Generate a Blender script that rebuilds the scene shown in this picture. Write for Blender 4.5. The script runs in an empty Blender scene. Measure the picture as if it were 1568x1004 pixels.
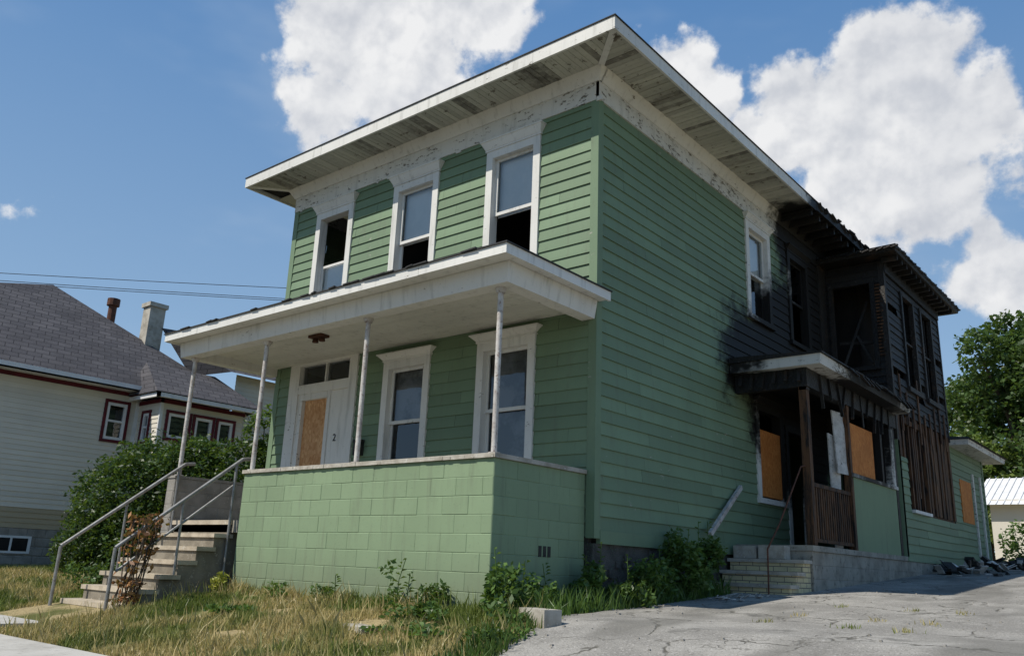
import bpy, math, random
import numpy as np
from mathutils import Vector, Matrix, noise as mnoise
random.seed(7); rng=np.random.default_rng(7)
S=bpy.context.scene; COL=S.collection

# ------------------------------------------------------------------ helpers
def empty(name):
    o=bpy.data.objects.new(name,None); COL.objects.link(o); return o
class MB:
    def __init__(s): s.v=[]; s.f=[]; s.r=[]
    def poly(s,pts,r=None):
        i=len(s.v); s.v.extend([tuple(p) for p in pts]); s.f.append(list(range(i,i+len(pts)))); s.r.append(random.random() if r is None else r)
    def hexa(s,p,r=None):
        r=random.random() if r is None else r
        i=len(s.v); s.v.extend([tuple(q) for q in p])
        for f in ((0,3,2,1),(4,5,6,7),(0,1,5,4),(1,2,6,5),(2,3,7,6),(3,0,4,7)):
            s.f.append([i+k for k in f]); s.r.append(r)
    def box(s,x0,x1,y0,y1,z0,z1,r=None):
        s.hexa([(x0,y0,z0),(x1,y0,z0),(x1,y1,z0),(x0,y1,z0),(x0,y0,z1),(x1,y0,z1),(x1,y1,z1),(x0,y1,z1)],r)
    def beam(s,a,b,w,h,r=None,up=(0,0,1)):
        a=Vector(a);b=Vector(b);d=(b-a).normalized();u=Vector(up)
        if abs(d.dot(u))>.98:u=Vector((1,0,0))
        sd=d.cross(u).normalized();u=sd.cross(d)
        q=[]
        for P in (a,b):
            for (i,j) in ((-1,-1),(1,-1),(1,1),(-1,1)): q.append(P+sd*i*w/2+u*j*h/2)
        s.hexa(q,r)
    def cyl(s,a,b,r0,r1=None,n=10,r=None):
        r1=r0 if r1 is None else r1; r=random.random() if r is None else r
        a=Vector(a);b=Vector(b);d=(b-a).normalized();u=Vector((0,0,1)) if abs(d.z)<.95 else Vector((1,0,0))
        e=d.cross(u).normalized();g=d.cross(e)
        i=len(s.v)
        for P,R in((a,r0),(b,r1)):
            for k in range(n):
                t=2*math.pi*k/n; s.v.append(tuple(P+e*R*math.cos(t)+g*R*math.sin(t)))
        for k in range(n):
            m=(k+1)%n; s.f.append([i+k,i+m,i+n+m,i+n+k]); s.r.append(r)
        s.f.append([i+k for k in range(n)][::-1]); s.r.append(r); s.f.append([i+n+k for k in range(n)]); s.r.append(r)
    def tube(s,pts,R,n=8,r=None):
        for k in range(len(pts)-1): s.cyl(pts[k],pts[k+1],R,R,n,r)
    def build(s,name,mat,parent=None,smooth=False):
        me=bpy.data.meshes.new(name); me.from_pydata(s.v,[],s.f)
        at=me.attributes.new('rnd','FLOAT','FACE'); at.data.foreach_set('value',s.r)
        if smooth: me.shade_smooth()
        me.materials.append(mat); o=bpy.data.objects.new(name,me); COL.objects.link(o)
        if parent: o.parent=parent
        return o
def npmesh(name,verts,nper,mat,rnd,parent=None):
    N=verts.shape[0]; V=verts.reshape(-1,3)
    me=bpy.data.meshes.new(name)
    me.from_pydata(V.tolist(),[],np.arange(N*nper).reshape(N,nper).tolist())
    at=me.attributes.new('rnd','FLOAT','FACE'); at.data.foreach_set('value',rnd.astype(np.float32))
    me.materials.append(mat); o=bpy.data.objects.new(name,me); COL.objects.link(o)
    if parent:o.parent=parent
    return o
class PL:
    def __init__(s,o,a,n): s.o=Vector(o);s.a=Vector(a);s.n=Vector(n)
    def p(s,q,z,off=0): 
        w=s.o+s.a*q+s.n*off; return (w.x,w.y,w.z+z)
    def box(s,mb,s0,s1,z0,z1,n0,n1,r=None):
        mb.hexa([s.p(s0,z0,n0),s.p(s1,z0,n0),s.p(s1,z0,n1),s.p(s0,z0,n1),s.p(s0,z1,n0),s.p(s1,z1,n0),s.p(s1,z1,n1),s.p(s0,z1,n1)],r)
FR=PL((0,0,0),(1,0,0),(0,-1,0)); SD=PL((0,0,0),(0,1,0),(1,0,0))
def siding(mb,pl,s0,s1,z0,z1,expo,ops=(),thick=.02,joints=True,jit=.0015,drop=0.):
    z=z0
    while z<z1-1e-4:
        zt=min(z+expo,z1); zs={z,zt}
        for o in ops:
            for q in(o[2],o[3]):
                if z<q<zt: zs.add(q)
        zs=sorted(zs)
        js=[]
        if joints:
            q=s0+random.uniform(.5,3.5)
            while q<s1-.3: js.append(q); q+=random.uniform(2.0,4.2)*(.25 if drop else 1)
        rj=[random.random() for _ in range(len(js)+1)]; dj=[random.uniform(-jit,jit) for _ in rj]
        dr=[random.random()<drop for _ in rj]
        for a,b in zip(zs[:-1],zs[1:]):
            mid=(a+b)/2; iv=[(s0,s1)]
            for o in ops:
                if o[2]<mid<o[3]:
                    nv=[]
                    for (p,q) in iv:
                        if o[1]<=p or o[0]>=q: nv.append((p,q))
                        else:
                            if o[0]>p:nv.append((p,o[0]))
                            if o[1]<q:nv.append((o[1],q))
                    iv=nv
            for (p,q) in iv:
                cuts=[p]+[j for j in js if p+.02<j<q-.02]+[q]
                for c,d in zip(cuts[:-1],cuts[1:]):
                    k=sum(1 for j in js if j<(c+d)/2); r=rj[k]; dd=dj[k]
                    if dr[k]: continue
                    g=.0018 if joints else 0
                    c2=c+(g if c!=p else 0); d2=d-(g if d!=q else 0)
                    oa=thick*(1-(a-z)/expo)+.002+dd; ob=thick*(1-(b-z)/expo)+.002+dd*.3
                    mb.poly([pl.p(c2,a,oa),pl.p(d2,a,oa),pl.p(d2,b,ob),pl.p(c2,b,ob)],r)
                    if a==z: mb.poly([pl.p(c2,a,-.004),pl.p(d2,a,-.004),pl.p(d2,a,oa),pl.p(c2,a,oa)],r)
        z=zt
def blocks(mb,pl,s0,s1,z0,z1,bw=.4,bh=.203,dep=.005,ch=.007,zstart=None):
    z=z1; row=0
    while z>z0+1e-4:
        zb=max(z-bh,z0); off=(row%2)*bw/2
        q=s0-off
        while q<s1-1e-4:
            a=max(q,s0); b=min(q+bw,s1)
            if b-a>.02:
                r=random.random(); dd=dep+random.uniform(-.002,.002); c=min(ch,(z-zb)*.4)
                O=[pl.p(a,zb,0),pl.p(b,zb,0),pl.p(b,z,0),pl.p(a,z,0)]
                I=[pl.p(a+c,zb+c,dd),pl.p(b-c,zb+c,dd),pl.p(b-c,z-c,dd),pl.p(a+c,z-c,dd)]
                mb.poly(I,r)
                for k in range(4):
                    m=(k+1)%4; mb.poly([O[k],O[m],I[m],I[k]],r)
            q+=bw
        z=zb; row+=1
def wob(a): return random.uniform(-a,a)

# ------------------------------------------------------------------ materials
class NT:
    def __init__(s,name,tree=None):
        if tree is None:
            s.m=bpy.data.materials.new(name); s.m.use_nodes=True; s.t=s.m.node_tree; s.t.nodes.clear()
        else: s.t=tree
    def n(s,ty,ins={},**pr):
        d=s.t.nodes.new(ty)
        for k,v in pr.items(): setattr(d,k,v)
        for k,v in ins.items():
            if isinstance(v,bpy.types.NodeSocket): s.t.links.new(v,d.inputs[k])
            elif v is not None: d.inputs[k].default_value=v
        return d
    def math(s,op,a,b=0.0,c=None,clamp=False):
        i={0:a,1:b}
        if c is not None:i[2]=c
        return s.n('ShaderNodeMath',i,operation=op,use_clamp=clamp).outputs[0]
    def vm(s,op,a,b=None):
        i={0:a}
        if b is not None:i[1]=b
        return s.n('ShaderNodeVectorMath',i,operation=op)
    def noise(s,scale,detail=3,rough=.55,vec=None,dist=0,out=0):
        return s.n('ShaderNodeTexNoise',{'Vector':vec,'Scale':scale,'Detail':detail,'Roughness':rough,'Distortion':dist}).outputs[out]
    def mr(s,v,a,b,c=0.,d=1.,smooth=True):
        return s.n('ShaderNodeMapRange',{0:v,1:a,2:b,3:c,4:d},interpolation_type='SMOOTHSTEP' if smooth else 'LINEAR').outputs[0]
    def mix(s,f,a,b,bt='MIX'):
        A=a if isinstance(a,bpy.types.NodeSocket) else (*a,1) ; B=b if isinstance(b,bpy.types.NodeSocket) else (*b,1)
        d=s.n('ShaderNodeMix',{'Factor':f,6:A,7:B},data_type='RGBA',blend_type=bt); return d.outputs[2]
    def pos(s,sc=(1,1,1)):
        g=s.n('ShaderNodeNewGeometry').outputs['Position']
        if sc==(1,1,1): return g
        return s.n('ShaderNodeMapping',{'Vector':g,'Scale':sc}).outputs[0]
    def rnd(s): return s.n('ShaderNodeAttribute',attribute_name='rnd').outputs['Fac']
    def bump(s,h,st=.3,d=.01):
        return s.n('ShaderNodeBump',{'Height':h,'Strength':st,'Distance':d}).outputs[0]
    def out(s,col,rough=.7,bump=None,spec=.3,metal=0,**k):
        c=col if isinstance(col,bpy.types.NodeSocket) else (*col,1)
        p=s.n('ShaderNodeBsdfPrincipled',{'Base Color':c,'Roughness':rough,'Specular IOR Level':spec,'Metallic':metal})
        if bump is not None:s.t.links.new(bump,p.inputs['Normal'])
        o=s.n('ShaderNodeOutputMaterial',{0:p.outputs[0]}); return s.m
SOOT=[((0,9.0,5),1.75,2.6,1.0),((.6,8.4,6.8),2.1,3.4,1.0),((0,4.4,3.3),.4,1.45,.92),((.3,6.6,3.0),1.6,2.9,.97),((.9,7.7,1.9),.2,.9,.8)]
def soot(t):
    P=t.pos(); w=t.noise(1.6,4,.7,P,out=1)
    w=t.vm('SUBTRACT',w,(.5,.5,.5)).outputs[0]; w=t.vm('SCALE',w); w.inputs['Scale'].default_value=1.9; w=w.outputs[0]
    P2=t.vm('ADD',P,w).outputs[0]; m=None
    for c,a,b,amp in SOOT:
        d=t.vm('DISTANCE',P2,c).outputs['Value']; q=t.mr(d,a,b,amp,0.)
        m=q if m is None else t.math('MAXIMUM',m,q)
    return m
def mat_paint(name,base,chip=(.32,.31,.28),chipamt=.62,var=.16,use_soot=True,rough=.6,streak=True,vent=None,spec=.25,vf=.85,grime=False):
    t=NT(name); P=t.pos(); r=t.rnd()
    c=t.mix(t.math('MULTIPLY',r,1.0),tuple(x*(1-var) for x in base),tuple(min(1,x*(1+var*.6)) for x in base))
    n1=t.noise(.9,3,.6,P); c=t.mix(t.mr(n1,.35,.7,0,.32),c,tuple(x*.70 for x in base))
    st=t.noise(1,3,.65,t.pos((9,9,1.1))); c=t.mix(t.mr(st,.50,.8,0,.34),c,(.12,.12,.09))
    n2=t.noise(7,6,.72,t.pos((1,1,2.6))); 
    k=t.math('ADD',n2,t.math('MULTIPLY',t.math('SUBTRACT',n1,.5),.35))
    ch=t.mr(k,chipamt,chipamt+.035); c=t.mix(ch,c,chip)
    n3=t.noise(30,2,.7,P); c=t.mix(t.mr(n3,.6,.75,0,.25),c,tuple(x*.45 for x in base))
    if grime:
        z=t.n('ShaderNodeSeparateXYZ',{0:P}).outputs[2]; c=t.mix(t.mr(t.math('ADD',z,t.math('MULTIPLY',n1,.5)),-.75,.15,.5,0),c,(.13,.125,.09))
    if vent is not None: c=t.mix(t.math('MULTIPLY',t.mr(r,.82,.97,0,vf,False),t.mr(n2,.3,.55,.45,1)),c,vent)
    if use_soot:
        s=soot(t); s2=t.mr(t.math('ADD',s,t.math('MULTIPLY',t.math('SUBTRACT',n2,.5),.7)),.15,.85)
        s2=t.math('MULTIPLY',s2,t.mr(s,.0,.12)); c=t.mix(s2,c,(.012,.011,.010))
    h=t.math('ADD',t.math('MULTIPLY',ch,-.6),t.math('MULTIPLY',n3,.5))
    return t.out(c,rough,t.bump(h,.35,.004),spec)
GREEN=(.170,.245,.150)
m_green=mat_paint('green_clapboard_paint',GREEN,chip=(.30,.31,.25),chipamt=.67)
m_gblock=mat_paint('green_block_paint',(.215,.290,.175),chip=(.36,.36,.31),chipamt=.74,use_soot=False,rough=.75,var=.07,grime=True)
m_white=mat_paint('white_trim_paint',(.70,.69,.65),chip=(.20,.18,.15),chipamt=.66,var=.07)
m_peel=mat_paint('peeling_white_paint',(.60,.59,.55),chip=(.16,.145,.12),chipamt=.575,var=.09)
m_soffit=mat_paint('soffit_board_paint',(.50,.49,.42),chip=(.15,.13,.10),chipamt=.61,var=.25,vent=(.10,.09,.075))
m_ceil=mat_paint('porch_ceiling_paint',(.64,.63,.56),chip=(.3,.27,.22),chipamt=.74,var=.06,use_soot=False)
def m_charf():
    t=NT('charred_wood'); P=t.pos(); r=t.rnd()
    n=t.noise(2.2,4,.7,P); v=t.n('ShaderNodeTexVoronoi',{'Vector':P,'Scale':26.}).outputs[0]
    c=t.mix(r,(.006,.006,.006),(.022,.019,.016)); c=t.mix(t.mr(n,.56,.72,0,.55),c,(.075,.042,.022))
    c=t.mix(t.mr(t.noise(11,4,.7,P),.62,.72,0,.4),c,(.12,.115,.11))
    return t.out(c,.6,t.bump(v,.7,.012),.35)
m_char=m_charf()
def m_scf():
    t=NT('scorched_brown_wood'); r=t.rnd(); n=t.noise(3,4,.7,t.pos((6,6,.8)))
    c=t.mix(r,(.055,.026,.013),(.15,.075,.035)); c=t.mix(t.mr(n,.42,.64),c,(.012,.010,.009))
    return t.out(c,.7,t.bump(n,.5,.01),.25)
m_scorch=m_scf()
def m_osbf(name,a,b,c3):
    t=NT(name); P=t.pos()
    v=t.n('ShaderNodeTexVoronoi',{'Vector':t.n('ShaderNodeMapping',{'Vector':P,'Scale':(1,1,.55)}).outputs[0],'Scale':30.,'Randomness':1.}).outputs['Color']
    g=t.n('ShaderNodeSeparateColor',{0:v}).outputs[0]
    c=t.mix(g,a,b); c=t.mix(t.mr(t.noise(1.5,4,.6,P),.4,.75,0,.5),c,c3)
    return t.out(c,.75,t.bump(g,.3,.003),.2)
m_osb=m_osbf('osb_board',(.46,.23,.10),(.70,.43,.22),(.36,.16,.06)); m_osb2=m_osbf('shaded_osb_board',(.46,.15,.035),(.60,.24,.065),(.28,.09,.02))  # second board colour is deepened, painting in shade on the house side
def simple(name,a,b,scale=6,rough=.8,bs=.4,bd=.01,spec=.25,metal=0,lo=.35,hi=.7,spot=None):
    t=NT(name);P=t.pos(); n=t.noise(scale,4,.65,P); c=t.mix(t.mr(n,lo,hi),a,b)
    c=t.mix(t.math('MULTIPLY',t.rnd(),.25),c,tuple(x*.6 for x in a))
    if spot: c=t.mix(t.mr(t.noise(scale*4,4,.7,P),.58,.66,0,.8),c,spot)
    return t.out(c,rough,t.bump(t.noise(scale*8,3,.7,P),bs,bd) if bs>.15 else None,spec,metal)
m_conc=simple('weathered_concrete',(.33,.31,.26),(.20,.185,.155),3,spot=(.12,.11,.09))
m_cap=simple('concrete_cap',(.46,.43,.37),(.27,.24,.19),5,spot=(.55,.53,.48))
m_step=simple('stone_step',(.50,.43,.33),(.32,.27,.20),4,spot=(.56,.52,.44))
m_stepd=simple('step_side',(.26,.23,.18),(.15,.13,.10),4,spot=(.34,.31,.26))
m_gray=simple('gray_block',(.30,.28,.25),(.18,.17,.15),4,spot=(.36,.34,.31))
m_stone=simple('rubble_foundation',(.13,.125,.115),(.05,.05,.045),5,bs=.9,bd=.04,spot=(.13,.19,.12))
m_dark=simple('dark_interior',(.02,.018,.016),(.010,.009,.009),2,bs=0)  # near-black colour paints in the gloom of unlit rooms and gaps
m_metal=simple('galvanised_rail',(.30,.30,.29),(.20,.19,.175),9,.5,.0,.002,.5,.4,spot=(.13,.08,.05))
m_post=simple('rusty_white_post',(.56,.54,.51),(.34,.30,.27),7,.6,.3,.003,.3,.0,spot=(.16,.07,.04))
m_rust=simple('rusty_steel',(.12,.05,.03),(.06,.03,.02),8,.8)
def m_shinglef(name,a,b,sc=1.0):
    t=NT(name); tc=t.pos()
    sep=t.n('ShaderNodeSeparateXYZ',{0:tc}); 
    v=t.n('ShaderNodeCombineXYZ',{0:t.math('ADD',sep.outputs[1],t.math('MULTIPLY',sep.outputs[0],.35)),1:t.math('MULTIPLY',sep.outputs[2],1.5)}).outputs[0]
    br=t.n('ShaderNodeTexBrick',{'Vector':v,'Color1':(*a,1),'Color2':(*b,1),'Mortar':(*[x*.35 for x in a],1),'Scale':1.,'Mortar Size':.010,'Bias':0.,'Brick Width':.33,'Row Height':.19})
    c=t.mix(t.mr(t.noise(1.2,4,.6,tc),.35,.7,0,.5),br.outputs[0],tuple(x*.6 for x in a))
    c=t.mix(t.mr(t.noise(90,2,.6,tc),.5,.7,0,.35),c,tuple(min(1,x*1.8) for x in b))
    return t.out(c,.9,t.bump(br.outputs[1],.5,-.01),.15)
m_shing=m_shinglef('gray_shingles',(.070,.068,.074),(.105,.10,.105))
m_roofd=simple('asphalt_roofing',(.05,.05,.05),(.03,.03,.03),6)
m_cream=simple('cream_siding',(.66,.62,.53),(.60,.56,.48),.8,.6,.0,.002)
m_tan=simple('tan_siding',(.46,.38,.25),(.40,.33,.22),.8,.6,.0,.002)
m_maroon=simple('maroon_trim',(.11,.012,.02),(.07,.01,.015),4,.5,.0,.002)
m_wht2=simple('white_vinyl_trim',(.72,.72,.72),(.62,.62,.62),3,.5,.0,.002)
m_shade=simple('window_shade',(.80,.82,.84),(.70,.74,.77),2.5,.7,.0,.002)
m_shade2=simple('grey_curtain',(.22,.22,.23),(.07,.075,.08),2.2,.7,.0,.002,lo=.4,hi=.6)
m_black=simple('black_metal',(.02,.02,.02),(.035,.035,.03),8,.5)
m_wire=simple('cable_rubber',(.02,.02,.02),(.03,.03,.03),3,bs=0)
m_cloth=simple('torn_white_panel',(.62,.60,.56),(.40,.38,.35),5,.8,spot=(.10,.09,.08))
def glassf():
    t=NT('window_glass'); fr=t.n('ShaderNodeFresnel',{'IOR':1.5}).outputs[0]
    f=t.math('ADD',t.math('MULTIPLY',fr,1.2),.02,clamp=True)
    g=t.n('ShaderNodeBsdfGlossy',{'Color':(.9,.95,1,1),'Roughness':.03}); tr=t.n('ShaderNodeBsdfTransparent',{'Color':(.88,.92,.93,1)})
    n=t.bump(t.noise(3,2,.5,t.pos()),.05,.02); t.t.links.new(n,g.inputs['Normal'])
    mx=t.n('ShaderNodeMixShader',{0:f,1:tr.outputs[0],2:g.outputs[0]}); t.n('ShaderNodeOutputMaterial',{0:mx.outputs[0]}); return t.m
m_glass=glassf()
def leafmat(name,a,b,tr=.35,dry=None,dl_=.42,dh=.58):
    t=NT(name); r=t.rnd(); c=t.mix(r,a,b)
    c=t.mix(t.mr(t.noise(1.1,2,.5,t.pos()),.4,.65,0,.5),c,tuple(x*.6 for x in a))
    if dry: c=t.mix(t.math('MULTIPLY',t.mr(t.noise(.9,3,.6,t.pos()),dl_,dh),t.mr(r,.0,.5,.55,1)),c,dry)
    d=t.n('ShaderNodeBsdfDiffuse',{'Color':c})
    gl=t.n('ShaderNodeBsdfGlossy',{'Color':(1,1,1,1),'Roughness':.45}); d2=t.n('ShaderNodeMixShader',{0:.04,1:d.outputs[0],2:gl.outputs[0]})
    tl=t.n('ShaderNodeBsdfTranslucent',{'Color':t.mix(.35,c,(.25,.35,.03))})
    mx=t.n('ShaderNodeMixShader',{0:tr,1:d2.outputs[0],2:tl.outputs[0]}); t.n('ShaderNodeOutputMaterial',{0:mx.outputs[0]}); return t.m
m_bush=leafmat('bush_leaves',(.024,.058,.012),(.064,.125,.026))
m_tree=leafmat('tree_leaves',(.032,.068,.015),(.09,.155,.036))
m_tree2=leafmat('light_tree_leaves',(.09,.15,.025),(.17,.22,.05))
m_weed=leafmat('weed_leaves',(.045,.095,.020),(.12,.21,.045))
m_grass=leafmat('grass_blades',(.11,.155,.030),(.22,.26,.065),.3,dry=(.50,.40,.19),dl_=.38,dh=.56)
m_deadv=leafmat('dead_vine_leaves',(.20,.08,.028),(.36,.18,.07),.2)
m_yel=leafmat('yellow_plant_leaves',(.30,.32,.05),(.42,.42,.08),.3)
m_bark=simple('bark',(.10,.075,.055),(.05,.04,.03),7,.9,.8,.02)
def m_lawnf():
    t=NT('lawn_soil');P=t.pos(); n=t.noise(.9,3,.6,P); c=t.mix(t.mr(n,.38,.54),(.10,.11,.035),(.35,.28,.15))
    c=t.mix(t.mr(t.noise(20,4,.7,P),.45,.65,0,.5),c,(.09,.075,.04)); return t.out(c,.95,t.bump(t.noise(25,4,.7,P),.8,.03),.1)
m_lawn=m_lawnf()
def m_drivef():
    t=NT('old_asphalt'); P=t.pos(); n=t.noise(1.1,4,.65,P)
    c=t.mix(t.mr(n,.35,.68),(.23,.22,.20),(.34,.325,.295))
    c=t.mix(t.mr(t.noise(55,3,.75,P),.5,.66,0,.7),c,(.09,.085,.075)); c=t.mix(t.mr(t.noise(38,2,.7,P),.58,.7,0,.7),c,(.48,.46,.43))
    wv=t.vm('ADD',t.noise(1.3,4,.6,P,out=1),P).outputs[0]
    v=t.n('ShaderNodeTexVoronoi',{'Vector':wv,'Scale':.7},feature='DISTANCE_TO_EDGE').outputs[0]
    v2=t.n('ShaderNodeTexVoronoi',{'Vector':wv,'Scale':2.6},feature='DISTANCE_TO_EDGE').outputs[0]
    cr=t.math('MULTIPLY',t.mr(v,.003,.018,1,0),t.mr(n,.40,.55)); cr2=t.math('MULTIPLY',t.mr(v2,.006,.03,1,0),t.mr(t.noise(.7,2,.5,P),.54,.62))
    cr=t.math('MAXIMUM',cr,t.math('MULTIPLY',cr2,.8)); c=t.mix(t.math('MULTIPLY',cr,.85),c,(.05,.047,.035))
    st=t.mr(t.noise(.45,3,.6,t.pos((1.6,.6,1))),.50,.62,0,.6); c=t.mix(st,c,(.13,.125,.11))
    st=t.mr(t.noise(1.7,4,.6,P),.60,.70,0,.5); c=t.mix(st,c,(.08,.078,.07))
    h=t.math('SUBTRACT',t.noise(60,2,.7,P),cr); return t.out(c,.95,t.bump(h,.6,.012),.15)
m_drive=m_drivef()
m_walk=simple('sidewalk_concrete',(.46,.445,.41),(.36,.345,.31),2.5,.9,.3,.004,spot=(.28,.27,.25))
m_road=simple('street_asphalt',(.06,.06,.06),(.045,.045,.045),8,.9)
def m_ybrickf():
    t=NT('yellow_brick'); P=t.pos(); sp=t.n('ShaderNodeSeparateXYZ',{0:P}); v=t.n('ShaderNodeCombineXYZ',{0:t.math('ADD',sp.outputs[0],sp.outputs[1]),1:sp.outputs[2]}).outputs[0]
    b=t.n('ShaderNodeTexBrick',{'Vector':v,'Color1':(.62,.53,.30,1),'Color2':(.52,.45,.28,1),'Mortar':(.16,.14,.12,1),'Scale':1.,'Mortar Size':.006,'Brick Width':.21,'Row Height':.072})
    c=t.mix(t.mr(t.noise(4,4,.7,P),.45,.65,0,.4),b.outputs[0],(.30,.27,.21)); return t.out(c,.85,t.bump(b.outputs[1],.6,-.008),.2)
m_ybrick=m_ybrickf()

# ------------------------------------------------------------------ terrain
PY=[-300,-9,-6.4,-6.3,-4.7,-3.35,-2.5,-1.75,0,4,10,16,40,600]
PZ=[-1.5,-1.5,-1.5,-1.36,-1.32,-1.12,-.95,-.84,-.80,-.55,-.20,.05,.2,.2]
def gz(y): return float(np.interp(y,PY,PZ))
def strip(name,mat,left,right,y0,y1,off,nx=1):
    mb=MB(); ys=sorted(set([y0,y1]+[y for y in PY if y0<y<y1]+([float(q) for q in np.arange(y0,min(y1,18),.25)] if nx>1 else [])))
    for a,b in zip(ys[:-1],ys[1:]):
        mb.poly([(left(a),a,gz(a)+off),(right(a),a,gz(a)+off),(right(b),b,gz(b)+off),(left(b),b,gz(b)+off)])
    return mb.build(name,mat)
strip('ground',m_lawn,lambda y:-400,lambda y:400,-300,600,0)
def dl(y):
    w=.07*mnoise.noise(Vector((y*1.7,3.1,0)))+.03*mnoise.noise(Vector((y*7,9,0)))
    return float(np.interp(y,[-9,-4.7,-3.1,-1.75,0,2.6,2.9,16,17,40],[2.0,1.7,1.15,.72,.40,.42,.42,1.0,1.4,1.4]))+w
strip('driveway',m_drive,dl,lambda y:7.5+.1*mnoise.noise(Vector((y,1,0))),-6.35,24,.012,nx=2)
strip('sidewalk',m_walk,lambda y:-60,lambda y:1.6,-6.25,-4.72,.03)
mb=MB(); mb.box(-6.75,-5.05,-4.73,-3.3,-1.5,-1.22); mb.build('front_walkway',m_walk)
strip('street',m_road,lambda y:-200,lambda y:200,-16,-6.45,.006)

# ------------------------------------------------------------------ green house
H=empty('green_house')
W=6.91; ZS=5.97; YB=9.0
GL=MB(); WT=MB(); SH=MB(); SHG=MB(); OSB=MB(); OSB2=MB()
fr_ops=[]; sd_ops=[]
def window(pl,ops,s0,s1,z0,z1,up,lo,cap=.07,ct=.14,cas=.125,sill=True,wt=None):
    wt=wt or WT
    i0,i1,j0,j1=s0+cas,s1-cas,z0+.07,z1-cas
    ops.append((s0+.05,s1-.05,z0+.03,z1-.04))
    b=lambda a,c,d,e,n0,n1:pl.box(wt,a,c,d,e,n0,n1)
    b(s0,i0,z0,z1,-.12,.042); b(i1,s1,z0,z1,-.12,.042); b(i0,i1,j1,z1,-.12,.040)
    if sill: b(s0-.03,s1+.03,z0-.035,z0+.05,-.12,.075)
    b(s0-.02,s1+.02,z1+.0,z1+.03,-.02,.055)
    wt.hexa([pl.p(s0-.015,z1+.03,-.02),pl.p(s1+.015,z1+.03,-.02),pl.p(s1+.015,z1+.03,.06),pl.p(s0-.015,z1+.03,.06),
             pl.p(s0-cap,z1+ct,-.02),pl.p(s1+cap,z1+ct,-.02),pl.p(s1+cap,z1+ct,.12),pl.p(s0-cap,z1+ct,.12)])
    b(s0-cap-.01,s1+cap+.01,z1+ct,z1+ct+.02,-.02,.13)
    zm=(j0+j1)/2; f=.05
    for (za,zb,nn,st) in ((zm-.02,j1,-.045,up),(j0,zm+.03,-.085,lo)):
        if st=='open': continue
        pl.box(wt,i0,i0+f,za,zb,nn-.03,nn); pl.box(wt,i1-f,i1,za,zb,nn-.03,nn)
        pl.box(wt,i0+f,i1-f,za,za+f,nn-.03,nn); pl.box(wt,i0+f,i1-f,zb-f*.9,zb,nn-.03,nn)
        if st in('shade','glass','curt'):
            GL.poly([pl.p(i0+f,za+f,nn-.015),pl.p(i1-f,za+f,nn-.015),pl.p(i1-f,zb-f,nn-.015),pl.p(i0+f,zb-f,nn-.015)])
        if st=='shade': SH.poly([pl.p(i0,za,-.14),pl.p(i1,za,-.14),pl.p(i1,zb,-.14),pl.p(i0,zb,-.14)])
        if st=='curt': SHG.poly([pl.p(i0,za,-.16),pl.p(i1,za,-.16),pl.p(i1,zb,-.16),pl.p(i0,zb,-.16)])
window(FR,fr_ops,-6.2,-5.16,3.72,5.74,'open','shade')
window(FR,fr_ops,-4.12,-3.06,3.72,5.74,'shade','frame')
window(FR,fr_ops,-2.03,-.99,3.72,5.74,'shade','open')
window(FR,fr_ops,-4.02,-2.99,.78,2.67,'curt','glass',cap=.09,ct=.1)
window(FR,fr_ops,-2.03,-.97,.78,2.70,'curt','curt',cap=.09,ct=.1)
window(SD,sd_ops,4.66,5.71,4.0,5.83,'shade','glass',cap=.04,ct=.1)
window(SD,sd_ops,6.55,7.6,3.95,5.83,'glass','open',cap=.04,ct=.1)
window(SD,sd_ops,4.78,5.92,.84,2.5,'open','open',cap=.02,ct=.08)
SD.box(OSB2,4.88,5.82,.93,2.05,-.06,.02)
sd_ops.append((6.15,7.05,.1,2.2)); SD.box(WT,6.05,6.17,.1,2.3,-.1,.035); SD.box(WT,7.03,7.15,.1,2.3,-.1,.035); SD.box(WT,6.17,7.03,2.18,2.3,-.1,.034)
fr_ops.append((-6.40,-4.72,.12,2.9))
for a,c,d,e in ((-6.47,-6.20,.12,2.95),(-4.86,-4.66,.12,2.95)): FR.box(WT,a,c,d,e,-.12,.045)
FR.box(WT,-6.20,-4.86,2.86,2.949,-.12,.043); FR.box(WT,-6.20,-4.86,2.36,2.52,-.12,.040)
FR.box(WT,-5.545,-5.515,2.52,2.86,-.1,.0)
GL.poly([FR.p(-6.2,2.52,-.05),FR.p(-4.86,2.52,-.05),FR.p(-4.86,2.86,-.05),FR.p(-6.2,2.86,-.05)])
FR.box(WT,-6.20,-6.08,.12,2.36,-.12,.02); FR.box(OSB,-6.08,-5.42,.12,2.25,-.09,-.05); FR.box(WT,-6.08,-5.42,2.25,2.36,-.12,.018)
FR.box(WT,-5.42,-4.86,.12,2.36,-.1,-.01)
FR.box(WT,-5.42,-5.34,.12,2.36,-.01,.012)
E=.168
mb=MB(); siding(mb,FR,-W+.1,-.1,.02,ZS,E,fr_ops); mb.build('front_clapboards',m_green,H)
sd_ops2=sd_ops+[(8.62,9.1,0,6.0)]
mb=MB(); siding(mb,SD,.1,8.64,.1,ZS,E,sd_ops2); mb.build('side_clapboards',m_green,H)
BK=PL((0,YB,0),(-1,0,0),(0,1,0)); LF=PL((-W,0,0),(0,1,0),(-1,0,0))
mb=MB(); siding(mb,BK,0,W,.02,ZS,E,joints=False); siding(mb,LF,.1,YB,.02,ZS,E); mb.build('rear_clapboards',m_green,H)
mb=MB()
mb.box(-.1,.026,-.026,.1,.0,ZS,.5); mb.box(-W-.026,-W+.1,-.026,.1,0,ZS,.5)
SD.box(mb,.1,3.9,-.06,.1,-.03,.034)
mb.build('corner_boards',m_green,H)
mb=MB()
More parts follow.
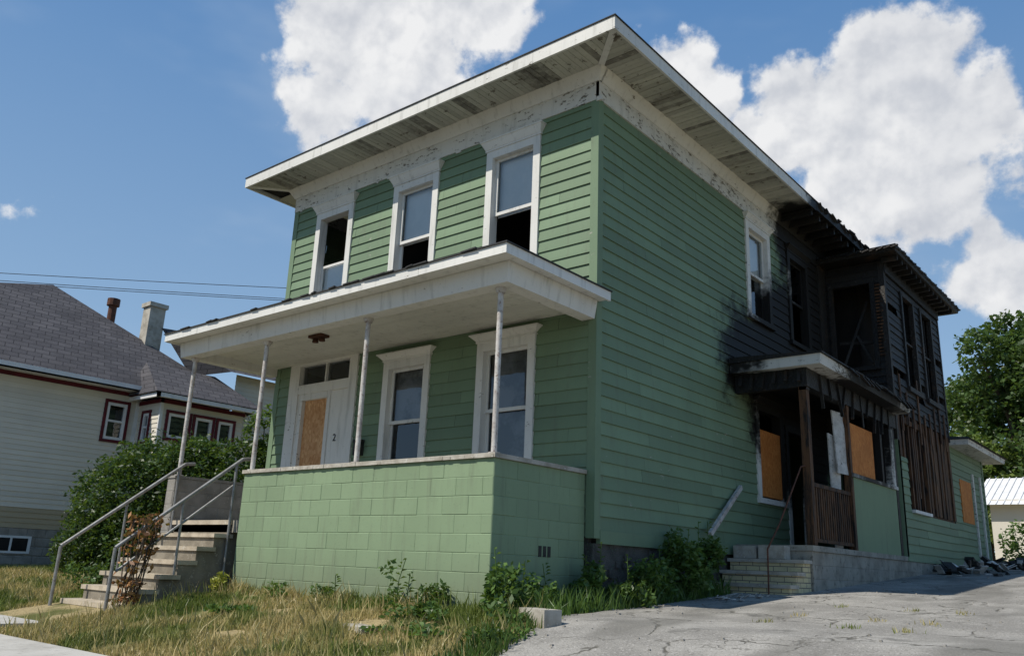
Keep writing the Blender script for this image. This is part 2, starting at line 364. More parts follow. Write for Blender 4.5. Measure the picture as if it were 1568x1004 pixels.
FR.box(mb,-W-.03,.03,ZS,6.25,-.02,.032); SD.box(mb,-.032,YB,ZS,6.25,-.02,.031)
LF.box(mb,0,YB,ZS,6.25,-.02,.03)
for k in range(26):
    s=-W+.15+k*.27
    if random.random()<.55: FR.box(mb,s,s+random.uniform(.03,.12),ZS-.03,ZS+random.uniform(.02,.07),.0,.038)
mb.build('frieze_board',m_peel,H)
mb=MB()
def crown(pl,a,b,ea,eb):
    mb.hexa([pl.p(a,6.25,-.02),pl.p(b,6.25,-.02),pl.p(b,6.25,.05),pl.p(a,6.25,.05),pl.p(a-ea,6.45,-.02),pl.p(b+eb,6.45,-.02),pl.p(b+eb,6.45,.17),pl.p(a-ea,6.45,.17)],.4)
crown(FR,-W-.05,.05,.12,.12); crown(SD,-.02,YB,.0,.0)
mb.build('crown_moulding',m_white,H)
OV=.72; XL=-7.56; YE=9.28; z0,z1=6.42,6.436
mb=MB(); pw=.095
def vent(u):
    k=(u%1.18)
    return random.uniform(.88,1) if k<.30+.25*math.sin(u*3) else (random.uniform(.80,.9) if random.random()<.12 else random.uniform(.05,.8))
x=XL
while x<OV-.001:
    x2=min(x+pw,OV); yi=.0
    if x>0: yi=-(x+x2)/2
    if x2<=-W: yi=(x+x2)/2+W+0.0
    zz=random.uniform(-.003,.003)
    if yi>-OV+.02: mb.box(x+.003,x2-.003,-OV,max(min(yi,.0),-OV+.03),z0+zz,z1+zz,vent(x+20))
    x=x2
y=-OV
while y<YE-.001:
    y2=min(y+pw,YE); xi=.0
    if y<0: xi=-(y+y2)/2
    zz=random.uniform(-.004,.004)+(random.uniform(-.05,0) if (y>5.8 and random.random()<.35) else 0)
    if not (y>6 and random.random()<.22) : mb.box(xi,OV,y+.003,y2-.003,z0+zz,z1+zz,vent(y+20.3))
    y=y2
y=0
while y<YE: mb.box(XL,-W,y+.002,min(y+.3,YE)-.002,z0,z1); y+=.3
mb.build('soffit_boards',m_soffit,H)
mb=MB(); mb.box(XL+.02,OV-.02,-OV+.02,YE-.02,6.455,6.47); mb.build('dark_soffit_backing',m_dark,H)  # dark sheet above the soffit, its colour stands in for shade in the gaps
mb=MB(); mb.beam((0,0,6.415),(OV,-OV,6.415),.09,.012); mb.beam((-W,0,6.415),(XL,-OV,6.415),.09,.012)
t=.035
segs=[XL,-5.3,-2.9,-.6,OV]
for a,b in zip(segs[:-1],segs[1:]):
    d=random.uniform(-.004,.004); mb.box(a+.002,b-.002,-OV-t+d,-OV+.001,6.39,6.575,random.random())
segs=[-OV-t,1.6,4.1,6.3,7.6,YE]
for k,(a,b) in enumerate(zip(segs[:-1],segs[1:])):
    d=random.uniform(-.004,.004); mb.box(OV,OV+t+d,a+.002,b-.002,6.39+(.02 if k>2 else 0),6.575,random.random())
mb.box(XL-t,XL,-OV-t,YE,6.39,6.575)
mb.build('fascia',m_white,H)
mb=MB()
mb.box(XL-.05,OV+.05,-OV-.05,-OV+.05,6.577,6.592); mb.box(OV-.05,OV+.05,-OV+.05,YE,6.578,6.592)
for k in range(9):
    yy=6.4+k*.33; mb.beam((OV+.05,yy,6.58),(OV+.06+wob(.05),yy+.16+wob(.1),6.5+wob(.05)),.08,.03)
A=(XL-.05,-OV-.05,6.59);B=(OV+.05,-OV-.05,6.59);C_=(OV+.05,YE,6.59);D=(XL-.05,YE,6.59);R1=(-3.42,3,7.75);R2=(-3.42,5.6,7.75)
mb.poly([A,B,R1]);mb.poly([B,C_,R2,R1]);mb.poly([C_,D,R2]);mb.poly([D,A,R1,R2])
mb.build('hip_roof',m_roofd,H)
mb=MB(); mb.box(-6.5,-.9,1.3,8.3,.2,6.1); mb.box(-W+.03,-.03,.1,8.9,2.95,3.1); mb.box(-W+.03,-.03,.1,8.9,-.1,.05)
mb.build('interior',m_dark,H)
mb=MB(); SD.box(mb,.0,4.2,-1.2,-.06,-.3,-.01); FR.box(mb,-W,-.1,-1.2,.02,-.3,-.02); LF.box(mb,0,YB,-1.2,.02,-.3,-.02); mb.build('foundation',m_stone,H)
mb=MB()
for k in range(60):
    y=random.uniform(.1,3.8); z=random.uniform(-.85,-.15); w=random.uniform(.08,.2); h=random.uniform(.05,.1)
    SD.box(mb,y,y+w,z,z+h,-.05,random.uniform(.0,.025))
mb.build('foundation_stones',m_stone,H)
# ---------------- front porch
XR=-.12; DY=-1.75; HW=.82; XO=-4.87
PF=PL((0,DY,0),(1,0,0),(0,-1,0)); PR=PL((XR,0,0),(0,1,0),(1,0,0)); PLs=PL((-6.78,0,0),(0,1,0),(1,0,0)); PE=PL((XO,0,0),(0,1,0),(-1,0,0))
mb=MB(); blocks(mb,PF,XO,XR,-1.1,HW-.05); blocks(mb,PR,DY,-.03,-1.1,HW-.05); blocks(mb,PE,DY,DY+.2,-1.1,HW-.05); mb.build('porch_block_wall',m_gblock,H)
mb=MB(); mb.box(XO+.002,XR-.002,DY+.002,DY+.2,-1.1,HW-.052); mb.box(XR-.2,XR-.002,DY+.2,-.03,-1.1,HW-.052); mb.build('porch_wall_core',m_gray,H)
mb=MB(); mb.box(XO-.02,XR+.035,DY-.035,DY+.22,HW-.05,HW,.3); mb.box(XR-.22,XR+.035,DY+.22,-.03,HW-.05,HW,.6)
for k in range(34):
    xx=random.uniform(XO,XR-.1); mb.box(xx,xx+random.uniform(.03,.15),DY-.038-random.random()*.006,DY-.03,HW-.05,HW-.05+random.uniform(.01,.05))
mb.build('porch_wall_cap',m_cap,H)
mb=MB()
for k in range(3): PR.box(mb,-.93+k*.085,-.875+k*.085,-.25,-.13,-.02,.0085)
mb.build('vent_slots',m_black,H)
mb=MB(); blocks(mb,PLs,DY,-.02,-1.1,HW-.04); blocks(mb,PL((0,DY,0),(1,0,0),(0,-1,0)),-7.0,-6.78,-1.1,HW-.04); mb.box(-7.0,-6.782,DY+.002,-.02,-1.1,HW-.042); mb.box(-7.02,-6.76,DY-.02,-.02,HW-.04,HW,.5)
mb.build('porch_side_wall',m_gray,H)
mb=MB(); mb.box(-6.78,XR-.2,DY+.03,-.02,-.05,.12); mb.build('porch_floor',m_conc,H)
X0=-7.19;X1=.20;Y0=-2.07;Z0,Z1=2.985,3.11
mb=MB()
seg=[X0,-6.2,-3.1,-1.2,X1]
for k,(a,b) in enumerate(zip(seg[:-1],seg[1:])):
    dz=random.uniform(-.006,.006); mb.box(a+.002,b-.002,Y0,Y0+.03,Z0+dz,Z1+dz-.002)
mb.box(X1-.03,X1,Y0+.03,.04,Z0,Z1-.002); mb.box(X0,X0+.03,Y0+.03,0,Z0,Z1-.002)
mb.build('porch_fascia',m_white,H)
mb=MB()
mb.box(X0+.03,X1-.03,Y0+.03,-1.78,Z0+.02,Z0+.035); mb.box(-.0,X1-.03,-1.78,0.03,Z0+.02,Z0+.035); mb.box(X0+.03,-7.0,-1.78,0,Z0+.02,Z0+.035)
mb.hexa([(X0+.1,-1.80,2.76),(X1-.2,-1.80,2.76),(X1-.2,-1.6,2.76),(X0+.1,-1.6,2.76),(X0+.08,-1.83,3.0),(X1-.16,-1.83,3.0),(X1-.16,-1.6,3.0),(X0+.08,-1.6,3.0)],.4)
mb.hexa([(-.2,-1.6,2.762),(X1-.2,-1.6,2.762),(X1-.2,-.03,2.762),(-.2,-.03,2.762),(-.2,-1.6,3.0),(X1-.16,-1.6,3.0),(X1-.16,-.03,3.0),(-.2,-.03,3.0)],.5)
mb.box(-7.09,-6.9,-1.6,-.03,2.762,3.0,.5)
mb.build('porch_beam',m_white,H)
mb=MB(); y=-1.6
while y<-.03: mb.box(-6.9,-.2,y+.002,min(y+.09,-.03)-.002,2.90,2.912); y+=.09
mb.build('porch_ceiling',m_ceil,H)
mb=MB(); a=(X0-.02,Y0-.02,Z1);b=(X1+.02,Y0-.02,Z1);c=(X1+.02,.06,Z1);d=(X0-.02,.02,Z1);e=(-.9,-.0,3.48);f=(-6.2,-.0,3.48)
mb.poly([a,b,e,f]);mb.poly([b,c,e]);mb.poly([a,f,d]); mb.box(X0-.02,X1+.02,Y0-.02,Y0+.06,Z1-.004,Z1+.012); mb.box(X1-.06,X1+.02,Y0+.06,.05,Z1-.004,Z1+.012)
for k in range(22):
    xx=X0+random.random()*7.3; mb.beam((xx,Y0-.01,Z1+.01),(xx+random.uniform(.08,.3),Y0-.02,Z1+.008+random.uniform(0,.012)),.05,.015)
mb.build('porch_roofing',m_roofd,H)
mb=MB()
for xx in (-6.87,-4.85,-2.55,XR-.1):
    yy=DY+.1; zb=HW
    mb.cyl((xx,yy,zb),(xx,yy,2.76),.034,n=14,r=.2); mb.cyl((xx,yy,zb),(xx,yy,zb+.02),.07,n=14); mb.cyl((xx,yy,2.70),(xx,yy,2.76),.05,.075,n=14)
o=mb.build('porch_posts',m_post,H)
mb=MB(); mb.box(-4.5,-4.36,-.12,-.02,1.22,1.46); mb.box(-4.51,-4.35,-.13,-.02,1.42,1.465); mb.build('mailbox',m_black,H)
mb=MB(); mb.box(-4.45,-4.15,-1.22,-1.05,2.86,2.9); mb.cyl((-4.38,-1.13,2.86),(-4.38,-1.13,2.80),.04,.05,n=12); mb.cyl((-4.22,-1.13,2.86),(-4.22,-1.13,2.80),.04,.05,n=12); mb.build('ceiling_lamp_base',m_rust,H)
cu=bpy.data.curves.new('house_number','FONT'); cu.body='2'; cu.size=.17; cu.extrude=.004; cu.materials.append(m_black)
o=bpy.data.objects.new('house_number',cu); COL.objects.link(o); o.rotation_euler=(math.pi/2,0,0); o.location=(-5.19,.004,1.5); o.parent=H
mb=MB(); mb.beam((.05,4.06,.99),(.16,2.74,.19),.05,.07,.4); mb.build('leaning_gutter_piece',m_post,H)
# ---------------- side porch
XW=1.21
mb=MB(); mb.hexa([(0.03,3.85,2.80),(1.5,3.85,2.80),(1.5,8.6,2.78),(0.03,8.6,2.78),(0.03,3.85,2.96),(1.52,3.85,2.96),(1.52,8.6,2.9),(0.03,8.6,2.9)],.3)
mb.build('side_porch_fascia',m_peel,H)
mb=MB(); mb.hexa([(0.03,3.82,2.962),(1.55,3.82,2.962),(1.60,8.6,2.92),(0.03,8.6,2.92),(0.03,3.82,3.06),(1.55,3.82,2.985),(1.57,8.6,2.95),(0.03,8.6,3.1)],.3)
for k in range(14):
    yy=5+k*.26; mb.beam((1.56,yy,2.95),(1.58+random.uniform(0,.05),yy+.3,2.93-random.uniform(0,.14)),.05,.02)
for (yy,zz) in ((4.08,2.6),(8.4,2.6)): mb.box(XW-.12,XW+.0,yy-.06,yy+.06,.1 if yy>8 else 2.45,2.8)
mb.box(XW-.14,XW+.02,4.0,8.6,2.5,2.8); mb.box(.03,XW-.14,4.02,4.14,2.5,2.8)
for k in range(6):
    xx=.15+k*.19; mb.beam((xx,4.0,2.78),(xx+wob(.03),3.92,2.6-random.uniform(0,.12)),.05,.03)
for k in range(10):
    yy=4.5+k*.4; mb.beam((XW+.03,yy,2.78),(XW+.03,yy+random.uniform(-.2,.2),2.45-random.uniform(0,.25)),.05,.02)
mb.build('side_porch_charred_roof',m_char,H)
mb=MB(); mb.box(XW-.13,XW-.01,4.02,4.14,.08,2.5,.5); mb.box(XW-.09,XW-.03,4.14,5.85,.98,1.04,.3); mb.box(XW-.09,XW-.03,4.14,5.85,.16,.21,.3)
y=4.2
while y<5.82: mb.box(XW-.08,XW-.045,y,y+.045,.21,.98); y+=.095
mb.box(XW-.12,XW,5.82,5.92,.08,2.5)
mb.build('side_porch_post_and_railing',m_scorch,H)
mb=MB(); SW=PL((XW,0,0),(0,1,0),(1,0,0)); blocks(mb,SW,3.86,8.62,-.9,.02,.42,.2); mb.box(0.02,XW-.002,3.86,8.6,-1,.018); mb.box(-.0,XW+.03,3.84,8.6,.02,.10)
mb.box(XW-.3,XW-.004,8.6,12.8,-.6,.02); blocks(mb,SW,8.62,12.8,-.6,.02,.42,.2)
mb.build('side_foundation',m_conc,H)
mb=MB(); SW.box(mb,5.92,8.3,.1,1.3,-.1,0.0); mb.build('side_porch_low_wall',m_gblock,H)
mb=MB(); SW.box(mb,5.86,8.36,1.3,1.36,-.12,.03); SW.box(mb,8.1,8.32,1.36,2.45,-.1,.01);
SW.box(mb,7.55,7.65,1.36,2.5,-.1,.0)
mb.build('side_porch_trim',m_peel,H)
mb=MB(); mb.hexa([(XW-.1,5.45,1.32),(XW-.05,5.9,1.32),(XW-.03,5.9,1.32),(XW-.08,5.45,1.32),(XW-.2,5.6,2.4),(XW-.05,5.93,2.35),(XW-.03,5.93,2.35),(XW-.18,5.6,2.4)])
mb.hexa([(XW-.2,5.4,.12),(XW-.12,5.5,.12),(XW-.1,5.5,.12),(XW-.18,5.4,.12),(XW-.25,5.5,2.0),(XW-.12,5.65,1.9),(XW-.1,5.65,1.9),(XW-.23,5.5,2.0)])
mb.build('torn_door_panel',m_cloth,H)
SW.box(OSB2,5.98,7.3,1.38,2.25,-.09,-.06)
# brick steps
BS=empty('brick_steps')
mbr=MB(); mtr=MB()
for k in range(1,5):
    zt=.06-.175*k; y0=3.84-.27*k
    mbr.box(.06,XW-.03,y0,y0+.268,-1.0,zt-.05); mtr.box(.03,XW,y0-.03,y0+.28,zt-.05,zt)
mtr.box(.5,.9,3.6,3.82,-.11,.08); mtr.box(.1,.46,3.61,3.82,-.11,.07)
mbr.build('risers',m_ybrick,BS); mtr.build('treads',m_cap,BS)
mb=MB(); mb.tube([(1.0,2.75,-.75),(1.0,2.78,.0),(1.05,3.1,.35),(1.1,3.9,1.25),(1.12,4.05,1.28),(1.12,4.1,1.15)],.012); mb.build('rusty_handrail',m_rust)
# ---------------- charred wing
CH=MB(); WY0,WY1=8.62,12.8
wops=[(9.75,10.55,3.55,5.55),(11.2,12.0,3.55,5.55),(9.3,10.5,.95,2.75)]
WF=PL((0,WY0,0),(1,0,0),(0,-1,0))
siding(CH,SW,WY0+.06,WY1,2.9,6.0,.15,wops,thick=.022,jit=.008,drop=.14)
siding(CH,WF,.02,XW-.06,2.98,6.0,.15,[(.16,.96,3.8,5.55)],thick=.022,jit=.008,drop=.1)
CH.box(XW-.08,XW+.03,WY0-.03,WY0+.08,.1,6.0); CH.box(XW-.06,XW+.03,WY1-.06,WY1+.02,2.8,6.0)
for o in wops[:2]:
    SW.box(CH,o[0]-.08,o[0]+.02,o[2]-.05,o[3]+.08,-.05,.05); SW.box(CH,o[1]-.02,o[1]+.08,o[2]-.05,o[3]+.08,-.05,.05); SW.box(CH,o[0],o[1],o[3],o[3]+.1,-.05,.05); SW.box(CH,o[0]-.1,o[1]+.1,o[2]-.1,o[2],-.05,.08)
    SW.box(CH,o[0],o[1],(o[2]+o[3])/2,(o[2]+o[3])/2+.04,-.06,-.01)
for a in((.10,.18),(.94,1.04)): WF.box(CH,a[0],a[1],3.75,5.6,-.05,.05)
WF.box(CH,.1,1.04,5.55,5.66,-.05,.06); WF.box(CH,.08,1.05,3.72,3.8,-.05,.08)
CH.beam((.3,8.7,3.9),(.75,9.0,5.3),.04,.05); CH.beam((.85,8.75,3.9),(.6,8.7,4.5),.04,.05); CH.beam((.2,8.8,4.4),(.95,8.85,4.35),.04,.06)
CH.box(-.02,0.04,8.2,8.62,.1,6.2)
CH.box(-3.0,XW-.02,WY1-.04,WY1,.2,6.0); CH.box(-3.0,-2.95,9.0,WY1,.2,6.0)
for k in range(10): CH.box(XW-.16,XW-.07,WY0+.3+k*.42,WY0+.35+k*.42,.1,6.0)
for k in range(9): CH.box(-2.9,XW-.1,WY0+.2+k*.48,WY0+.25+k*.48,2.85,3.0)
CH.hexa([(-3.2,8.2,6.02),(1.6,8.2,6.02),(1.6,13.3,6.0),(-3.2,13.3,6.0),(-3.2,8.2,6.12),(1.62,8.15,6.12),(1.62,13.35,6.10),(-3.2,13.3,6.12)])
CH.poly([(-3.2,8.2,6.13),(1.64,8.12,6.13),(-.4,10,6.4),(-.8,11,6.4)]);CH.poly([(1.64,8.12,6.13),(1.64,13.4,6.11),(-.4,11.4,6.4),(-.4,10,6.4)])
for k in range(26):
    yy=8.15+k*.2+wob(.06); CH.beam((1.6,yy,6.09+wob(.02)),(1.64,yy+random.uniform(.1,.4),6.10+wob(.025)),.05,.03)
for k in range(12):
    xx=0+k*.14; CH.beam((xx,8.16,6.09+wob(.02)),(xx+.14,8.14,6.10+wob(.02)),.05,.03)
for k in range(14):
    yy=8.5+k*.34; CH.box(XW+.03,1.55,yy,yy+.05,5.92,6.02)
CH.box(XW,XW+.05,WY0,WY1,5.75,6.0); 
for k in range(8): CH.box(.03,OV-.03,6.2+k*.4,6.26+k*.4,6.3,6.42)
CH.build('charred_rear_wing',m_char,H)
mb=MB()
y=8.7
while y<12.75:
    w=random.uniform(.10,.16)
    z0_=.95 if (y+w<9.3 or y>10.5) else None
    top=2.9+wob(.1)
    if z0_ is not None and random.random()<.8: SW.box(mb,y,y+w-.012,1.0 if y>9.2 else .9,top,-.06+wob(.01),.0+wob(.012))
    elif z0_ is None:
        if random.random()<.45: SW.box(mb,y,y+w*.6,1.0+random.random()*.3,2.75,-.08,-.03)
        SW.box(mb,y,y+w-.012,2.72,top,-.05,.0)
    y+=w
for k in range(9): SW.box(mb,9.0+k*.42,9.08+k*.42,2.4+random.random()*.3,3.0+random.random()*.8,.025,.045)
for k in range(22): WF.box(mb,1.0,1.15+wob(.03),4.0+k*.07,4.03+k*.07,.03,.045)
SW.box(mb,8.68,12.7,.93,1.0,-.06,-.02)
mb.build('exposed_sheathing',m_scorch,H)
mb=MB(); siding(mb,SW,8.62,12.8,.02,.95,.16); siding(mb,SW,8.66,9.2,.95,2.0,.16); SW.box(mb,8.58,8.7,.02,2.3,-.05,.03)
mb.build('wing_lower_clapboards',m_green,H)
mb=MB(); SW.box(mb,9.25,10.5,.95,1.01,-.05,.07); mb.build('wing_window_sill',m_white,H)
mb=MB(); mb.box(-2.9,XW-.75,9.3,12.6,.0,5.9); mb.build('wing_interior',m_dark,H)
RA=PL((1.15,0,0),(0,1,0),(1,0,0))
mb=MB(); siding(mb,RA,12.85,16.3,.05,2.75,.16,[(13.7,14.7,1.1,2.0)]); siding(mb,PL((0,16.3,0),(-1,0,0),(0,1,0)),-1.15,3,.05,2.75,.16); RA.box(mb,16.22,16.33,0,2.75,-.05,.03); mb.build('rear_addition_clapboards',m_green,H)
RA.box(OSB2,13.65,14.75,1.05,2.05,-.02,.03)
mb=MB(); mb.hexa([(-3,12.85,2.75),(1.6,12.85,2.75),(1.6,16.9,2.75),(-3,16.9,2.75),(-3,12.85,2.95),(1.62,12.85,2.87),(1.62,16.95,2.87),(-3,16.9,2.95)]); mb.box(1.12,1.2,14.95,15.05,.1,2.3); mb.box(1.12,1.2,15.75,15.85,.1,2.3)
mb.build('rear_addition_eave',m_peel,H)
mb=MB(); mb.hexa([(-3,12.85,2.96),(1.68,12.8,2.88),(1.68,17,2.88),(-3,17,2.96),(-3,12.85,3.3),(1.6,12.85,2.92),(1.6,16.9,2.92),(-3,16.9,3.3)]); mb.box(-2.9,1.1,12.9,16.2,-.2,2.7); mb.build('rear_addition_roof',m_roofd,H)
GL.build('window_glass',m_glass,H); WT.build('window_and_door_trim',m_white,H); SH.build('window_shades',m_shade,H); SHG.build('curtains',m_shade2,H); OSB.build('osb_door_board',m_osb,H); OSB2.build('osb_boards',m_osb2,H)

# ------------------------------------------------------------------ front steps + rails
FS=empty('front_steps'); a_=MB(); b_=MB()
NR=7; rise=1.34/NR; run=.245
for k in range(NR):
    zt=.12-rise*k; yf=-1.72-run*k
    a_.box(-6.72+wob(.02),-5.05+wob(.03),yf-.03+wob(.01),yf+run+.02,zt-.06,zt+wob(.006))
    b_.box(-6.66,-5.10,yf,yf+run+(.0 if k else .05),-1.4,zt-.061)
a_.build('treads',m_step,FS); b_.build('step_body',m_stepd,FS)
for xx in (-5.1,-6.7):
    mb=MB()
    t0=(xx,-1.66,1.0); t1=(xx,-3.35,-.33); mb.tube([t0,t1],.026,10); mb.cyl(t1,(xx,-3.36,-1.25),.024); mb.cyl((xx,-1.75,-.1),(xx,-1.75,.93),.022); mb.tube([t0,(xx,-1.5,1.02)],.026)
    if xx>-6: mb.tube([(xx,-1.75,.62),(xx,-3.3,-.62)],.018); mb.cyl((xx+.06,-1.79,-.9),(xx+.06,-1.79,.8),.02)
    mb.cyl((xx,-2.5,-.7),(xx,-2.5,.33),.018)
    mb.build('metal_handrail',m_metal)

# ------------------------------------------------------------------ vegetation helpers
def leaves(name,blobs,n,size,mat,parent=None,shell=.55,aspect=.55,up=.3,gap=-.28):
    P=[];tot=sum(b[3]**2 for b in blobs)
    for (x,y,z,r,*fl) in blobs:
        k=int(n*r*r/tot); fz=fl[0] if fl else 1.
        d=rng.normal(size=(k,3)); d/=np.linalg.norm(d,axis=1)[:,None]
        ph=np.array([mnoise.noise(Vector((a*2.3+x,b*2.3+y,c*2.3+z))) for a,b,c in d])
        rr=r*(1+.38*ph)*(shell+(1-shell)*rng.random(k))**.6
        q=d*rr[:,None]; q[:,2]*=fz; P.append(q+np.array([x,y,z]))
    P=np.concatenate(P); N=len(P)
    g=np.array([mnoise.noise(Vector(p*2.2/max(.35,size*9))) for p in P]); keep=g>gap; P=P[keep]; N=len(P)
    a=rng.normal(size=(N,3)); a[:,2]*=.7; a/=np.linalg.norm(a,axis=1)[:,None]
    b=rng.normal(size=(N,3)); b[:,2]+=up; b=np.cross(a,b); b/=np.linalg.norm(b,axis=1)[:,None]
    s=size*(.6+.8*rng.random(N))[:,None]
    V=np.stack([P-a*s*.6,P+b*s*aspect*.5,P+a*s*.6,P-b*s*aspect*.5],1)
    return npmesh(name,V,4,mat,rng.random(N),parent)
def blades(name,xy,h,mat,w=.006,lean=.5,zoff=0):
    N=len(xy); z=np.interp(xy[:,1],PY,PZ)+zoff
    P=np.column_stack([xy,z]); an=rng.random(N)*2*np.pi; d=np.column_stack([np.cos(an),np.sin(an),np.zeros(N)])
    ln=np.column_stack([rng.normal(size=N),rng.normal(size=N),np.zeros(N)])*lean*h[:,None]*.6
    hh=np.zeros((N,3)); hh[:,2]=h; ww=w*(.7+.8*rng.random(N))[:,None]
    mid=P+hh*.55+ln*.35; tip=P+hh+ln
    V=np.stack([P-d*ww,P+d*ww,mid+d*ww*.7,tip,mid-d*ww*.7],1)
    return npmesh(name,V,5,mat,rng.random(N))
n=72000; xy=np.column_stack([rng.uniform(-9,1.9,n),rng.uniform(-4.7,-1.76,n)])
edge=np.array([dl(y) for y in xy[:,1]]); k=(xy[:,0]<edge+.05*rng.normal(size=n))&~((xy[:,0]>-6.85)&(xy[:,0]<-5.0)&(xy[:,1]>-4.8))
cl=np.array([mnoise.noise(Vector((a*2.1,b*2.1,0))) for a,b in xy]); k&=(cl>-.30)
xy=xy[k]; cl=cl[k]; h=.03+.05*rng.random(len(xy))+.15*np.clip(cl,0,1)*rng.random(len(xy))*1.5; h+=(rng.random(len(xy))<.025)*.16
h+=np.clip((xy[:,1]+2.05)/.3,0,1)*.10*rng.random(len(xy))
blades('grass',xy,h,m_grass)
n=45000; xy=np.column_stack([rng.uniform(-14.8,-7.05,n),rng.uniform(-4.7,8,n)]); blades('grass',xy,.05+.08*rng.random(n),m_grass,w=.010)
n=9000; xy=np.column_stack([rng.uniform(-1,1.9,n),rng.uniform(-4.7,-1.3,n)]); edge=np.array([dl(y) for y in xy[:,1]]); k=(np.abs(xy[:,0]-edge+.15)<.22); xy=xy[k]
blades('grass',xy,.06+.12*rng.random(len(xy)),m_weed,w=.007)
n=4500; xy=np.column_stack([rng.uniform(-.1,.5,n),rng.uniform(-1.7,2.7,n)]); blades('grass',xy,.06+.25*rng.random(n)**2,m_weed,w=.007)
def weed(cx,cy,R,Hh,n,name='weeds',mat=None,size=.055):
    bl=[]; zb=gz(cy)
    for k in range(8):
        a=random.random()*6.28; r=random.random()*R; bl.append((cx+r*math.cos(a),cy+r*math.sin(a),zb+Hh*random.uniform(.15,.8),max(.1,R*random.uniform(.3,.6)),min(1.6,Hh/R*.8)))
    return leaves(name,bl,n,size,mat or m_weed,shell=.2)
weed(.32,2.15,.34,.95,3400,size=.06); weed(.32,1.55,.32,.85,2600,size=.06); weed(.32,.75,.28,.5,1300); weed(.18,-.25,.25,.5,1300,size=.07); weed(.3,1.1,.27,.55,1100); weed(.35,.25,.25,.35,700)
weed(.1,-1.3,.22,.4,800); weed(.3,-2.0,.26,.5,800,size=.07); weed(.55,-2.35,.25,.25,500); weed(-.5,-2.3,.35,.2,600); weed(-4.7,-2.05,.16,.35,450,mat=m_yel)
weed(-1.4,-2.0,.12,.5,160,size=.06); weed(.9,-2.9,.3,.14,350); weed(-7.4,-2.4,.5,.35,1200); weed(-.1,-2.9,.4,.12,500)
weed(-2.5,-1.95,.18,.22,260); weed(-3.5,-1.98,.16,.2,220); weed(-.8,-1.95,.2,.28,380); weed(-3.0,-2.8,.35,.1,350)
mb=MB()
for (x,y,hh) in ((.3,-2.1,.7),(.42,-1.9,.55),(-1.2,-2.05,.55),(-1.1,-2.0,.4),(.1,-.4,.6),(.3,.3,.6),(.35,1.6,.9),(.4,2.2,1.0),(-2.2,-2.1,.35),(.15,-.1,.75),(.05,-1.0,.5),(.35,1.0,.7),(.4,1.9,1.0)):
    z=gz(y); dx=wob(.1); mb.tube([(x,y,z),(x+dx*.4,y,z+hh*.6),(x+dx,y+wob(.05),z+hh)],.005,5)
    for k in range(12):
        zz=z+hh*(.2+.07*k); a=random.random()*6.28; L=.10*(1.2-k*.06); c=(x+dx*.08*k,y,zz); e=(c[0]+L*math.cos(a),c[1]+L*math.sin(a),zz+.02)
        s_=(-.02*math.sin(a),.02*math.cos(a)); mid=((c[0]+e[0])/2,(c[1]+e[1])/2,zz+.03)
        mb.poly([c,(mid[0]+s_[0],mid[1]+s_[1],mid[2]),e,(mid[0]-s_[0],mid[1]-s_[1],mid[2])])
mb.build('tall_weeds',m_weed)
rh=Vector((.771,.636,0)); c0=Vector((-9.3,-.5,0)); bl=[]
for s,z,r in ((-1.3,-.2,.78),(-1.0,.55,.78),(-.2,.75,.95),(.7,.95,.85),(.2,-.15,.95),(1.35,1.1,.66),(-1.65,-.5,.5),(1.0,-.1,.95),(-.5,1.15,.5),(.35,1.3,.5),(-.7,-.3,.85),(1.5,.3,.7)):
    p=c0+rh*s; bl.append((p.x+wob(.25),p.y+wob(.25),z,r))
BU=empty('round_shrub'); leaves('foliage',bl,52000,.07,m_bush,BU,shell=.45,gap=-.4)
mb=MB()
for x,y,z,r,*_ in bl:
    mb.cyl((c0.x,c0.y,-.9),(x,y,z),.05,.015,6)
mb.build('stems',m_bark,BU)
IV=empty('climbing_vine'); leaves('foliage',[(-7.9,.5,1.95,.42),(-7.85,.6,1.3,.5),(-7.7,.7,.5,.6)],3500,.085,m_weed,IV)
mb=MB(); mb.cyl((-7.8,.6,-.8),(-7.9,.5,2.0),.03,.01,6); mb.build('stem',m_bark,IV)
DV=empty('dead_vine'); mb=MB(); pts=[]
for k in range(16):
    p=Vector((-5.1+wob(.1),-3.15+wob(.1),-1.15)); L=[tuple(p)]
    for j in range(6):
        p=p+Vector((wob(.09),random.uniform(-.03,.09),.2)); L.append(tuple(p)); pts.append(tuple(p))
    mb.tube(L,.008,5)
mb.build('stems',m_bark,DV); leaves('leaves',[(x,y,z,.1) for x,y,z in pts],750,.07,m_deadv,DV,shell=.1)
def tree(name,x,y,h,R,n,size,mat,seed):
    random.seed(seed); T=empty(name); mb=MB(); z=gz(y); bl=[]
    mb.cyl((x,y,z-.1),(x+wob(.1),y,z+h*.35),h*.03,h*.022,10)
    for k in range(18):
        a=random.random()*6.28; rr=R*random.uniform(.15,.85); zz=z+h*random.uniform(.22,.9); rr*=1-.5*max(0,(zz-z)/h-.6)/.4
        e=(x+rr*math.cos(a),y+rr*math.sin(a),zz); m=(x+rr*.3*math.cos(a),y+rr*.3*math.sin(a),z+h*.4+(zz-z-h*.4)*.4)
        mb.cyl((x,y,z+h*.3),m,h*.015,h*.01,7); mb.cyl(m,e,h*.01,h*.003,6); bl.append((*e,R*random.uniform(.26,.42)))
    mb.build('trunk_and_limbs',m_bark,T); leaves('crown',bl,n,size,mat,T,shell=.3,aspect=.7,gap=-.22)
tree('broadleaf_tree',-.2,32,11.2,3.6,30000,.18,m_tree,3); tree('broadleaf_tree',6.5,36,12,4.2,12000,.24,m_tree,5); tree('broadleaf_tree',-2.7,36,9.4,3.2,16000,.2,m_tree,8)
tree('young_tree',-1.6,30,5.4,2.2,11000,.16,m_tree2,11)
